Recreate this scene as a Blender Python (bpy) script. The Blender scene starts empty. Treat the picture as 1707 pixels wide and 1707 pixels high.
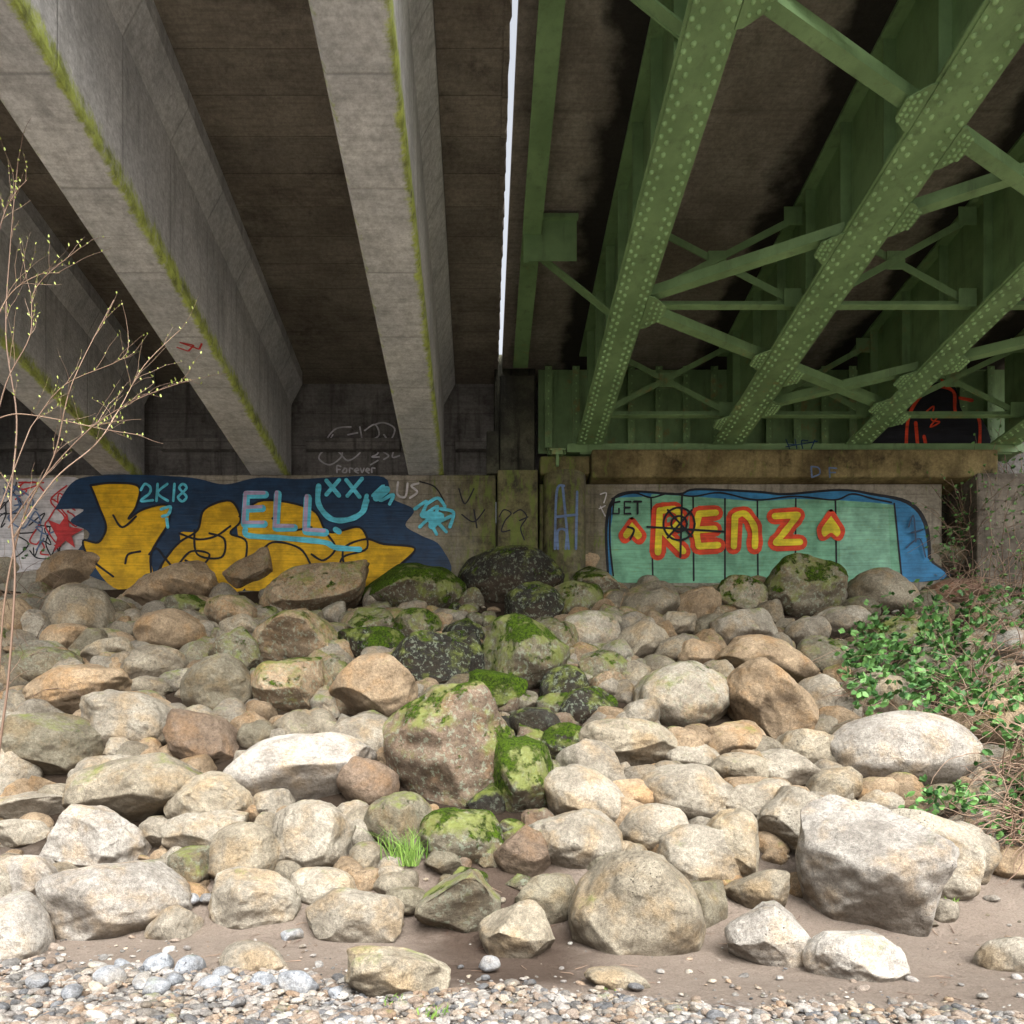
import bpy, math, random
import numpy as np
from mathutils import Vector, Matrix
random.seed(7); rng=np.random.default_rng(23)
sc=bpy.context.scene
sc.view_settings.view_transform='Standard'; sc.view_settings.look='None'; sc.view_settings.exposure=0
H=1.3; F=1200.0; U0=802.0; V0=1365.0
def P(u,v,y): return ((u-U0)*y/F, y, H+(V0-v)*y/F)
# ---------------- camera
cd=bpy.data.cameras.new('camera'); cam=bpy.data.objects.new('camera',cd); sc.collection.objects.link(cam)
cam.location=(0,0,H); cam.rotation_euler=(math.radians(90),0,0)
cd.sensor_width=36; cd.lens=36*F/1707; cd.shift_x=(853.5-U0)/1707; cd.shift_y=(V0-853.5)/1707
cd.clip_start=0.05; cd.clip_end=3000; sc.camera=cam
# ---------------- light
w=bpy.data.worlds.new('World'); sc.world=w; w.use_nodes=True
nt=w.node_tree; bg=nt.nodes['Background']
sky=nt.nodes.new('ShaderNodeTexSky'); sky.sky_type='NISHITA'; sky.sun_disc=False
SE=math.radians(44); SR=math.radians(164)
sky.sun_elevation=SE; sky.sun_rotation=SR; sky.dust_density=6; sky.air_density=1.6
hs=nt.nodes.new('ShaderNodeHueSaturation'); hs.inputs['Saturation'].default_value=0.25; hs.inputs['Value'].default_value=2.1
nt.links.new(sky.outputs[0],hs.inputs['Color']); nt.links.new(hs.outputs[0],bg.inputs[0]); bg.inputs[1].default_value=0.15
sl=bpy.data.lights.new('sun','SUN'); sl.energy=3.5; sl.angle=math.radians(42); sl.color=(1,0.98,0.95)
so=bpy.data.objects.new('sun',sl); sc.collection.objects.link(so)
sd=Vector((math.sin(SR)*math.cos(SE),math.cos(SR)*math.cos(SE),math.sin(SE)))
so.rotation_euler=sd.to_track_quat('Z','Y').to_euler(); so.location=sd*30

# ---------------- node helpers
class M:
    def __init__(s,name,rough=0.85,spec=0.3):
        s.m=bpy.data.materials.new(name); s.m.use_nodes=True; s.t=s.m.node_tree; s.b=s.t.nodes['Principled BSDF']
        s.b.inputs['Roughness'].default_value=rough
        s.b.inputs['Specular IOR Level'].default_value=spec
        s.g=s.t.nodes.new('ShaderNodeNewGeometry'); s.pos=s.g.outputs['Position']
    def n(s,t,**k):
        x=s.t.nodes.new(t)
        for a,b in k.items(): setattr(x,a,b)
        return x
    def L(s,a,b): s.t.links.new(a,b)
    def val(s,inp,v):
        if hasattr(v,'links') or hasattr(v,'is_output'): s.L(v,inp)
        else:
            inp.default_value=v
    def math(s,op,a,b=0.0,clamp=False):
        x=s.n('ShaderNodeMath',operation=op,use_clamp=clamp); s.val(x.inputs[0],a); s.val(x.inputs[1],b); return x.outputs[0]
    def map(s,scale=(1,1,1),src=None,rot=(0,0,0)):
        x=s.n('ShaderNodeMapping'); s.L(src or s.pos,x.inputs[0]); x.inputs['Scale'].default_value=scale; x.inputs['Rotation'].default_value=rot; return x.outputs[0]
    def noise(s,scale,detail=6,rough=0.6,vec=None,dist=0.0):
        x=s.n('ShaderNodeTexNoise'); s.L(vec or s.pos,x.inputs['Vector']); x.inputs['Scale'].default_value=scale
        x.inputs['Detail'].default_value=detail; x.inputs['Roughness'].default_value=rough; x.inputs['Distortion'].default_value=dist; return x.outputs[0]
    def voro(s,scale,vec=None,feature='F1',out=0,rand=1.0):
        x=s.n('ShaderNodeTexVoronoi',feature=feature); s.L(vec or s.pos,x.inputs['Vector']); x.inputs['Scale'].default_value=scale
        x.inputs['Randomness'].default_value=rand; return x.outputs[out]
    def ss(s,v,a,b,lo=0.0,hi=1.0):
        x=s.n('ShaderNodeMapRange',interpolation_type='SMOOTHSTEP'); s.val(x.inputs['Value'],v)
        x.inputs['From Min'].default_value=a; x.inputs['From Max'].default_value=b
        x.inputs['To Min'].default_value=lo; x.inputs['To Max'].default_value=hi; return x.outputs[0]
    def mix(s,f,a,b,mode='MIX'):
        x=s.n('ShaderNodeMix',data_type='RGBA',blend_type=mode); s.val(x.inputs[0],f)
        for i,v in ((6,a),(7,b)):
            if isinstance(v,tuple): x.inputs[i].default_value=(*v[:3],1)
            else: s.L(v,x.inputs[i])
        return x.outputs[2]
    def xyz(s,src=None):
        x=s.n('ShaderNodeSeparateXYZ'); s.L(src or s.pos,x.inputs[0]); return x.outputs
    def attr(s,name):
        x=s.n('ShaderNodeAttribute',attribute_name=name); return x
    def bump(s,h,dist,strength=1.0,prev=None):
        x=s.n('ShaderNodeBump'); s.L(h,x.inputs['Height']); x.inputs['Distance'].default_value=dist; x.inputs['Strength'].default_value=strength
        if prev: s.L(prev,x.inputs['Normal'])
        return x.outputs[0]
    def fin(s,col,nrm=None):
        if isinstance(col,tuple): s.b.inputs['Base Color'].default_value=(*col,1)
        else: s.L(col,s.b.inputs['Base Color'])
        if nrm: s.L(nrm,s.b.inputs['Normal'])
        return s.m

# ---- rock
def rock_mat():
    m=M('river_rock',0.85,0.25)
    a=m.attr('base'); col=a.outputs['Color']; moss=a.outputs['Alpha']
    nb=m.noise(2.2,5,0.6); nf=m.noise(22,6,0.7); ns=m.noise(90,3,0.7)
    c=m.mix(1.0,col,m.mix(m.ss(nb,0.25,0.75),(0.62,0.595,0.56),(1.24,1.24,1.22)),'MULTIPLY')
    c=m.mix(m.ss(m.noise(2.6,4,0.6),0.46,0.68,0,0.55),c,m.mix(1.0,col,(1.10,0.86,0.57),'MULTIPLY'))
    c=m.mix(1.0,c,m.mix(m.ss(nf,0.3,0.7),(0.68,0.68,0.68),(1.18,1.18,1.18)),'MULTIPLY')
    c=m.mix(1.0,c,m.mix(m.ss(ns,0.35,0.65),(0.74,0.74,0.74),(1.15,1.15,1.15)),'MULTIPLY')
    pit=m.ss(m.voro(24),0.0,0.24); pm=m.ss(m.noise(1.1,2),0.54,0.62)
    c=m.mix(m.math('MULTIPLY',m.math('SUBTRACT',1.0,pit),pm),c,(0.06,0.05,0.045))
    crack=m.ss(m.voro(1.7,vec=m.map((1,1,1.6)),feature='DISTANCE_TO_EDGE'),0.0,0.02)
    ckm=m.ss(m.noise(1.9,3),0.52,0.6); ck=m.math('MULTIPLY',m.math('SUBTRACT',1.0,crack),ckm)
    c=m.mix(m.math('MULTIPLY',ck,0.3),c,(0.07,0.055,0.045))
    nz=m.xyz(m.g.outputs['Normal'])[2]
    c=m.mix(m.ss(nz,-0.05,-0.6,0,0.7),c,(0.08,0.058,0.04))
    li=m.math('MULTIPLY',m.ss(m.noise(14,4,0.7),0.54,0.6),m.ss(moss,0.15,0.6))
    c=m.mix(m.math('MULTIPLY',li,0.5),c,(0.36,0.42,0.32))
    al=m.math('ADD',m.math('ADD',m.math('MULTIPLY',m.noise(2.8,7,0.7),1.6),m.math('MULTIPLY',nz,0.25)),m.math('MULTIPLY',moss,0.6))
    c=m.mix(m.ss(al,1.12,1.45,0,0.75),c,m.mix(m.noise(7),(0.13,0.16,0.03),(0.28,0.34,0.07)))
    mo=m.math('ADD',m.math('ADD',m.math('MULTIPLY',m.noise(2.4,9,0.75),2.3),m.math('MULTIPLY',nz,0.25)),m.math('MULTIPLY',moss,0.8))
    mm=m.ss(mo,1.80,1.93)
    mc=m.mix(m.ss(m.noise(24,5,0.75),0.3,0.7),(0.012,0.028,0.003),(0.15,0.27,0.01))
    mc=m.mix(m.ss(m.noise(3.1,4),0.48,0.68,0,0.7),mc,m.mix(1.0,mc,(0.45,0.38,0.4),'MULTIPLY'))
    c=m.mix(mm,c,mc)
    n1=m.bump(m.noise(5,8,0.65),0.08)
    n2=m.bump(nf,0.025,1,n1); n3=m.bump(ns,0.006,1,n2)
    n4=m.bump(m.math('MULTIPLY',pit,pm),0.03,0.9,n3)
    n5=m.bump(m.math('MULTIPLY',mm,m.noise(60,4,0.8)),0.07,0.9,n4)
    return m.fin(c,n5)
ROCK=rock_mat()
def ground_mat():
    m=M('sand_soil',0.95,0.1); x,y,z=m.xyz()
    c=m.mix(m.noise(1.2,6),(0.33,0.265,0.215),(0.54,0.455,0.385))
    c=m.mix(m.ss(m.noise(60,4,0.8),0.3,0.7),m.mix(1.0,c,(0.66,0.65,0.64),'MULTIPLY'),c)
    c=m.mix(m.ss(m.noise(9,6,0.8),0.55,0.7,0,0.5),c,(0.22,0.17,0.135))
    wx=m.math('ABSOLUTE',m.math('SUBTRACT',m.math('ADD',x,m.math('MULTIPLY',m.noise(1.5,5),1.1)),0.75))
    wet=m.math('MULTIPLY',m.ss(wx,0.4,1.1,1,0),m.ss(y,5.2,5.9))
    c=m.mix(m.math('MULTIPLY',wet,0.8),c,(0.085,0.055,0.04))
    gz=m.ss(m.math('ADD',m.math('ADD',y,m.math('MULTIPLY',x,0.2)),m.math('MULTIPLY',m.noise(1.1,4),1.0)),5.75,6.05,1,0)
    vc=m.voro(26,out=1); gs=m.n('ShaderNodeSeparateColor'); m.L(vc,gs.inputs[0])
    vd=m.voro(26); gc=m.mix(gs.outputs[0],(0.3,0.29,0.28),(0.62,0.59,0.56)); gc=m.mix(m.ss(vd,0.3,0.65),gc,(0.2,0.17,0.15))
    c=m.mix(gz,c,gc)
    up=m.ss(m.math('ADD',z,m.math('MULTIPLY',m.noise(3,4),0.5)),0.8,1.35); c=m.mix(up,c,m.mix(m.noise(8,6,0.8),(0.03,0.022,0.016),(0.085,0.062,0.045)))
    n1=m.bump(m.noise(3,6),0.16); n2=m.bump(m.noise(26,7,0.8),0.05,1,n1)
    n3=m.bump(m.math('MULTIPLY',gz,m.math('SUBTRACT',1.0,vd)),0.02,1,n2)
    return m.fin(c,n3)
GROUND=ground_mat()
def concrete(name,c0,c1,boards=None,stain=(0.05,0.04,0.03),stain_amt=0.5,moss=False,leak=False,streak=True,black=False,blk=0.5):
    m=M(name,0.9,0.2); x,y,z=m.xyz()
    c=m.mix(m.ss(m.noise(0.9,7,0.65),0.3,0.7),c0,c1)
    c=m.mix(1.0,c,m.mix(m.ss(m.noise(14,6,0.75),0.3,0.7),(0.74,0.74,0.74),(1.15,1.15,1.15)),'MULTIPLY')
    nrm=m.bump(m.noise(30,6,0.7),0.01)
    if streak:
        st=m.ss(m.noise(1.0,6,0.6,vec=m.map((5,5,0.45))),0.48,0.72,0,stain_amt*(0.4 if streak=='low' else 1)); c=m.mix(st,c,stain)
    c=m.mix(m.ss(m.noise(1.6,8,0.75),0.50,0.72,0,stain_amt),c,stain)
    if boards:
        ax,sp=boards
        s=(x,y,z)[ax]
        fr=m.math('FRACT',m.math('DIVIDE',m.math('ADD',s,m.math('MULTIPLY',m.noise(0.7,2),0.02)),sp))
        ln=m.ss(m.math('ABSOLUTE',m.math('SUBTRACT',fr,0.5)),0.0,0.02,blk,0)
        c=m.mix(ln,c,stain)
        fl=m.n('ShaderNodeTexWhiteNoise',noise_dimensions='1D'); m.L(m.math('FLOOR',m.math('ADD',m.math('DIVIDE',s,sp),0.5)),fl.inputs['W'])
        c=m.mix(1.0,c,m.mix(fl.outputs[0],(0.90,0.90,0.90),(1.07,1.06,1.05)),'MULTIPLY')
        g=m.noise(1.0,4,0.6,vec=m.map((1.5,22,22) if ax==1 else (1,1,16)))
        c=m.mix(m.ss(g,0.45,0.65,0,0.22),c,stain)
        nrm=m.bump(m.math('SUBTRACT',1.0,ln),0.01,1,nrm)
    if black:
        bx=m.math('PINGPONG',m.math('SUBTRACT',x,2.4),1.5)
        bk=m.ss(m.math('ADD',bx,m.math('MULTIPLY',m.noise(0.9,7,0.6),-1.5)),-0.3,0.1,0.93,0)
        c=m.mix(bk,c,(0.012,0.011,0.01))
    if leak:
        lx=m.math('ABSOLUTE',m.math('SUBTRACT',x,0.9)); lk=m.ss(m.math('ADD',lx,m.math('MULTIPLY',m.noise(1,5,0.6,vec=m.map((4,4,0.5))),1.8)),1.4,3.6,0.92,0)
        c=m.mix(lk,c,m.mix(m.ss(m.noise(2.5,7,0.75),0.3,0.7),(0.018,0.016,0.011),(0.19,0.18,0.08)))
        gm=m.ss(m.math('ADD',m.noise(3,7,0.7,vec=m.map((2,2,0.6))),m.math('MULTIPLY',lk,0.12)),0.58,0.7,0,0.7)
        c=m.mix(gm,c,(0.15,0.20,0.045))
    if moss:
        a=m.attr('edge').outputs['Fac']
        ns=m.noise(2.2,8,0.78,vec=m.map((3,1.5,1.5),rot=(0.6,0,0.5)))
        fine=m.noise(1.0,5,0.7,vec=m.map((4,16,5),rot=(0.5,0,0)))
        t=m.math('ADD',m.math('ADD',m.math('MULTIPLY',a,1.0),m.math('MULTIPLY',m.math('SUBTRACT',ns,0.5),1.6)),m.math('MULTIPLY',m.math('SUBTRACT',fine,0.5),1.2))
        c=m.mix(m.ss(t,0.42,1.0,0,0.92),c,m.mix(m.ss(m.noise(5,6,0.7),0.3,0.7),(0.20,0.24,0.04),(0.52,0.62,0.12)))
        dk=m.math('MULTIPLY',m.ss(a,0.5,1.0),m.ss(m.noise(3.5,6,0.75),0.52,0.66,0,0.75)); c=m.mix(dk,c,(0.09,0.10,0.05))
    return m.fin(c,nrm)
C_GIRD=concrete('girder_concrete',(0.48,0.49,0.505),(0.66,0.665,0.67),boards=(1,1.35),stain=(0.21,0.21,0.21),stain_amt=0.45,moss=True)
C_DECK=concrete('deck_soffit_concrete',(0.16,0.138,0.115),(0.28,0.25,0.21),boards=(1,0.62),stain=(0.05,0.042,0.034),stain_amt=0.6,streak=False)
C_DECK2=concrete('deck_soffit_concrete_black_bands',(0.20,0.175,0.15),(0.34,0.31,0.27),boards=(1,1.9),stain=(0.08,0.067,0.056),stain_amt=0.5,streak=False,black=True,blk=0.25)  # soffit with ragged black bands along the girder lines
C_WALL=concrete('abutment_concrete',(0.24,0.215,0.17),(0.40,0.37,0.31),boards=(2,0.31),stain=(0.07,0.06,0.045),stain_amt=0.7,leak=True)
C_BACK=concrete('backwall_concrete',(0.16,0.155,0.15),(0.27,0.26,0.25),boards=(2,0.75),stain=(0.035,0.032,0.03),stain_amt=0.7)
C_SEAT=concrete('seat_concrete',(0.10,0.075,0.035),(0.36,0.29,0.14),stain=(0.015,0.013,0.01),stain_amt=1.0,leak=True,streak='low')
def steel(name='green_painted_steel',k=1.0):
    m=M(name,0.5,0.45); x,y,z=m.xyz()
    c=m.mix(m.ss(m.noise(1.4,6,0.65),0.3,0.7),(0.14*k,0.235*k,0.10*k),(0.215*k,0.345*k,0.155*k))
    c=m.mix(m.ss(m.noise(25,5,0.8),0.62,0.72,0,0.5),c,(0.32,0.40,0.25))
    c=m.mix(m.ss(m.noise(1.0,6,0.7,vec=m.map((6,6,0.8))),0.5,0.75,0,0.5),c,(0.06,0.075,0.04))
    r=m.math('ADD',m.noise(2.0,7,0.75),m.ss(y,11,16,0,0.1)); c=m.mix(m.ss(r,0.66,0.78,0,0.75),c,m.mix(m.noise(9),(0.15,0.09,0.035),(0.40,0.31,0.10)))
    c=m.mix(m.ss(m.noise(30,3,0.8),0.68,0.74,0,0.8),c,(0.20,0.09,0.04))
    return m.fin(c,m.bump(m.noise(40,5,0.7),0.004))
STEEL=steel(); RIV=steel('green_rivet_paint',1.5)
def paint(name,col,wear=0.5,under=(0.27,0.25,0.21),sheen=0.6):
    m=M('paint_'+name,sheen,0.35); x,y,z=m.xyz()
    c=m.mix(1.0,(*col,),m.mix(m.ss(m.noise(2.6,6,0.65),0.3,0.7),(0.66,0.66,0.66),(1.18,1.18,1.18)),'MULTIPLY')
    g=m.noise(1.0,5,0.7,vec=m.map((1.2,1.2,22)))
    c=m.mix(m.ss(g,0.4,0.7),c,m.mix(1.0,c,(0.74,0.74,0.74),'MULTIPLY'))
    fr=m.math('FRACT',m.math('DIVIDE',z,0.31)); ln=m.ss(m.math('ABSOLUTE',m.math('SUBTRACT',fr,0.5)),0.0,0.03,0.45,0)
    c=m.mix(ln,c,m.mix(1.0,c,(0.45,0.45,0.45),'MULTIPLY'))
    wv=m.math('ADD',m.math('MULTIPLY',m.noise(9,7,0.8),0.6),m.math('MULTIPLY',g,0.4))
    c=m.mix(m.ss(wv,0.60-0.1*wear,0.72-0.08*wear,0,0.85),c,under)
    return m.fin(c,m.bump(g,0.012))
def leafmat(name,a,b):
    m=M(name,0.5,0.4); r=m.attr('rnd').outputs['Fac']
    c=m.mix(r,a,b); m.fin(c)
    return m.m
LEAF=leafmat('leaf',(0.03,0.10,0.025),(0.17,0.36,0.10)); GRASS=leafmat('grass_blade',(0.07,0.16,0.02),(0.24,0.38,0.08))
BUD=leafmat('bud',(0.26,0.33,0.06),(0.40,0.46,0.12)); TWIG=leafmat('twig_bark',(0.11,0.06,0.04),(0.40,0.28,0.20))

# ---------------- mesh helpers
def mkobj(name,verts,faces,mat,parent=None,smooth=False,attrs=None):
    me=bpy.data.meshes.new(name)
    if isinstance(verts,np.ndarray) and isinstance(faces,np.ndarray):
        me.vertices.add(len(verts)); me.vertices.foreach_set('co',verts.astype(np.float32).ravel())
        k=faces.shape[1]; me.loops.add(faces.size); me.loops.foreach_set('vertex_index',faces.astype(np.int32).ravel())
        me.polygons.add(len(faces)); me.polygons.foreach_set('loop_start',np.arange(0,faces.size,k,dtype=np.int32))
        me.update(calc_edges=True)
    else:
        me.from_pydata([tuple(v) for v in verts],[],[tuple(f) for f in faces])
    me.materials.append(mat)
    if smooth: me.polygons.foreach_set('use_smooth',np.ones(len(me.polygons),bool))
    if attrs:
        for an,(ty,data) in attrs.items():
            at=me.attributes.new(an,ty,'POINT')
            at.data.foreach_set('color' if ty=='FLOAT_COLOR' else 'value',np.asarray(data,np.float32).ravel())
    me.update()
    o=bpy.data.objects.new(name,me); sc.collection.objects.link(o)
    if parent: o.parent=parent
    return o
def empty(name):
    o=bpy.data.objects.new(name,None); sc.collection.objects.link(o); return o
class Acc:
    def __init__(s): s.v=[]; s.f=[]; s.r=[]
    def add(s,v,f,r=0.5):
        n=len(s.v); s.v+= [tuple(q) for q in v]; s.f+=[tuple(i+n for i in q) for q in f]; s.r+=[r]*len(v)
    def box(s,x0,x1,y0,y1,z0,z1):
        s.add([(x0,y0,z0),(x1,y0,z0),(x1,y1,z0),(x0,y1,z0),(x0,y0,z1),(x1,y0,z1),(x1,y1,z1),(x0,y1,z1)],
              [(0,3,2,1),(4,5,6,7),(0,1,5,4),(1,2,6,5),(2,3,7,6),(3,0,4,7)])
    def prism(s,p0,p1,wd,ht,up=(0,0,1),off=0,offu=0):
        p0=Vector(p0);p1=Vector(p1); d=(p1-p0).normalized(); up=Vector(up); sd=d.cross(up).normalized(); up=sd.cross(d).normalized()
        v=[]
        for p in (p0,p1):
            for a,b in ((-1,-1),(1,-1),(1,1),(-1,1)): v.append(p+sd*(a*wd/2+off)+up*(b*ht/2+offu))
        s.add(v,[(0,1,2,3),(7,6,5,4),(0,4,5,1),(1,5,6,2),(2,6,7,3),(3,7,4,0)])
    def tube(s,pts,r0,r1,n=5,r=0.5):
        pts=[Vector(p) for p in pts]; v=[]; m=len(pts)
        for i,p in enumerate(pts):
            d=(pts[min(i+1,m-1)]-pts[max(i-1,0)]); d=d.normalized() if d.length>1e-6 else Vector((0,0,1))
            a=d.cross(Vector((0.3,1,0.2))).normalized(); b=d.cross(a); rr=r0+(r1-r0)*i/(m-1)
            for k in range(n):
                t=2*math.pi*k/n; v.append(p+a*math.cos(t)*rr+b*math.sin(t)*rr)
        f=[(i*n+k,i*n+(k+1)%n,(i+1)*n+(k+1)%n,(i+1)*n+k) for i in range(m-1) for k in range(n)]
        s.add(v,f,r)
    def dome(s,c,nrm,r):
        c=Vector(c); nrm=Vector(nrm).normalized(); a=nrm.orthogonal().normalized(); b=nrm.cross(a); v=[];n=7
        for hh,rr in ((0,1),(0.5,0.82),(0.78,0.42)):
            for k in range(n):
                t=2*math.pi*k/n; v.append(c+nrm*hh*r+a*math.cos(t)*rr*r+b*math.sin(t)*rr*r)
        v.append(c+nrm*r*0.86)
        f=[(i*n+k,i*n+(k+1)%n,(i+1)*n+(k+1)%n,(i+1)*n+k) for i in range(2) for k in range(n)]+[(2*n+k,2*n+(k+1)%n,3*n) for k in range(n)]
        s.add(v,f)
    def obj(s,name,mat,parent=None,smooth=False,bevel=0):
        o=mkobj(name,s.v,s.f,mat,parent,smooth,{'rnd':('FLOAT',s.r)})
        if bevel:
            b=o.modifiers.new('b','BEVEL'); b.width=bevel; b.segments=2; b.limit_method='ANGLE'
        return o
# ---------------- terrain
CY=[-3000,-30,0,6.1,7.1,8.0,9.0,15.9,16.6,24,30,3000]; CZ=[-0.4,-0.15,0,0,0.12,0.55,1.25,6.35,6.5,11.2,11.3,11.3]
def prof(y): return np.interp(y,CY,CZ)
def tz(x,y):
    b=prof(y); k=np.clip((np.asarray(y)-5)/3,0,1)
    return b+0.05*np.sin(x*1.3+y*0.7)*np.sin(y*1.1-x*0.4)*(0.3+k)+0.025*np.sin(x*3.1+1)*np.sin(y*2.7)
_ys=np.linspace(3,16.5,2000); _vs=V0-F*(prof(_ys)-H)/_ys
def inv(v): return float(np.interp(-v,-_vs,_ys))
xs=np.concatenate([[-2500,-600,-150,-60,-30],np.linspace(-18,18,181),[30,60,150,600,2500]])
ys=np.concatenate([[-2500,-500,-100,-30,-12],np.linspace(-4,17,141),[20,24,30,60,300,2500]])
X,Y=np.meshgrid(xs,ys); Z=tz(X,Y)
V=np.stack([X,Y,Z],-1).reshape(-1,3); nx=len(xs)
idx=np.arange(len(V)).reshape(len(ys),nx)
Fq=np.stack([idx[:-1,:-1],idx[:-1,1:],idx[1:,1:],idx[1:,:-1]],-1).reshape(-1,4)
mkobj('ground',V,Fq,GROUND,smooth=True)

# ---------------- rocks
import bmesh
def ico(n):
    bm=bmesh.new(); bmesh.ops.create_icosphere(bm,subdivisions=n,radius=1); v=np.array([p.co[:] for p in bm.verts]); f=np.array([[q.index for q in t.verts] for t in bm.faces]); bm.free(); return v,f
ICO={n:ico(n) for n in (2,3,4,5,6)}
def unit(k): 
    a=rng.normal(size=(k,3)); return a/np.linalg.norm(a,axis=1,keepdims=True)
def rotm(t,k):
    K=np.array([[0,-k[2],k[1]],[k[2],0,-k[0]],[-k[1],k[0],0]]); return np.eye(3)+math.sin(t)*K+(1-math.cos(t))*K@K
def rock(level,ang=0.5):
    v,f=ICO[level]; R=rotm(rng.uniform(-0.6,0.6),unit(1)[0])
    q=v@R; e=rng.uniform(0.66,0.86) if (rng.random()<0.6 and ang>0.36) else 0.95
    q=np.sign(q)*np.abs(q)**e; p=q@R.T
    am0=0.35+0.65*min(1,ang/0.4)
    for i in range(5):
        k=unit(1)[0]*rng.uniform(1.2,2.8); p=p*(1+am0*rng.uniform(0.05,0.12)*np.sin(v@k+rng.uniform(0,6)))[:,None]
    nc=int(5+ang*9)
    for nrm in unit(nc):
        h=rng.uniform(0.94-0.38*ang,1.06-0.16*ang); d=p@nrm-h; ex=np.where(d>0,d,0)
        ex=ex*(0.55+0.42*ang)*np.clip(ex/(0.10-0.08*ang),0,1)**0.5; p=p-nrm*ex[:,None]
    if level>=4:
        for fr,am,c in ((4.5,0.015,5),(9,0.008,6),(20,0.0035,7)):
            for i in range(c):
                k=unit(1)[0]*fr*rng.uniform(0.7,1.4); ph=rng.uniform(0,6); k2=unit(1)[0]*fr*0.6
                p=p*(1+am*am0*np.sin(p@k+ph+1.2*np.sin(p@k2)))[:,None]
    mn=p.min(0); mx=p.max(0); p=(p-(mn+mx)/2)/((mx-mn)/2)
    return p,f
COL={'t':(0.49,0.375,0.255),'g':(0.42,0.375,0.295),'p':(0.54,0.51,0.47),'d':(0.045,0.043,0.037),'b':(0.27,0.205,0.155),'r':(0.32,0.20,0.15),'k':(0.27,0.245,0.185),'s':(0.47,0.43,0.36)}
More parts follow.
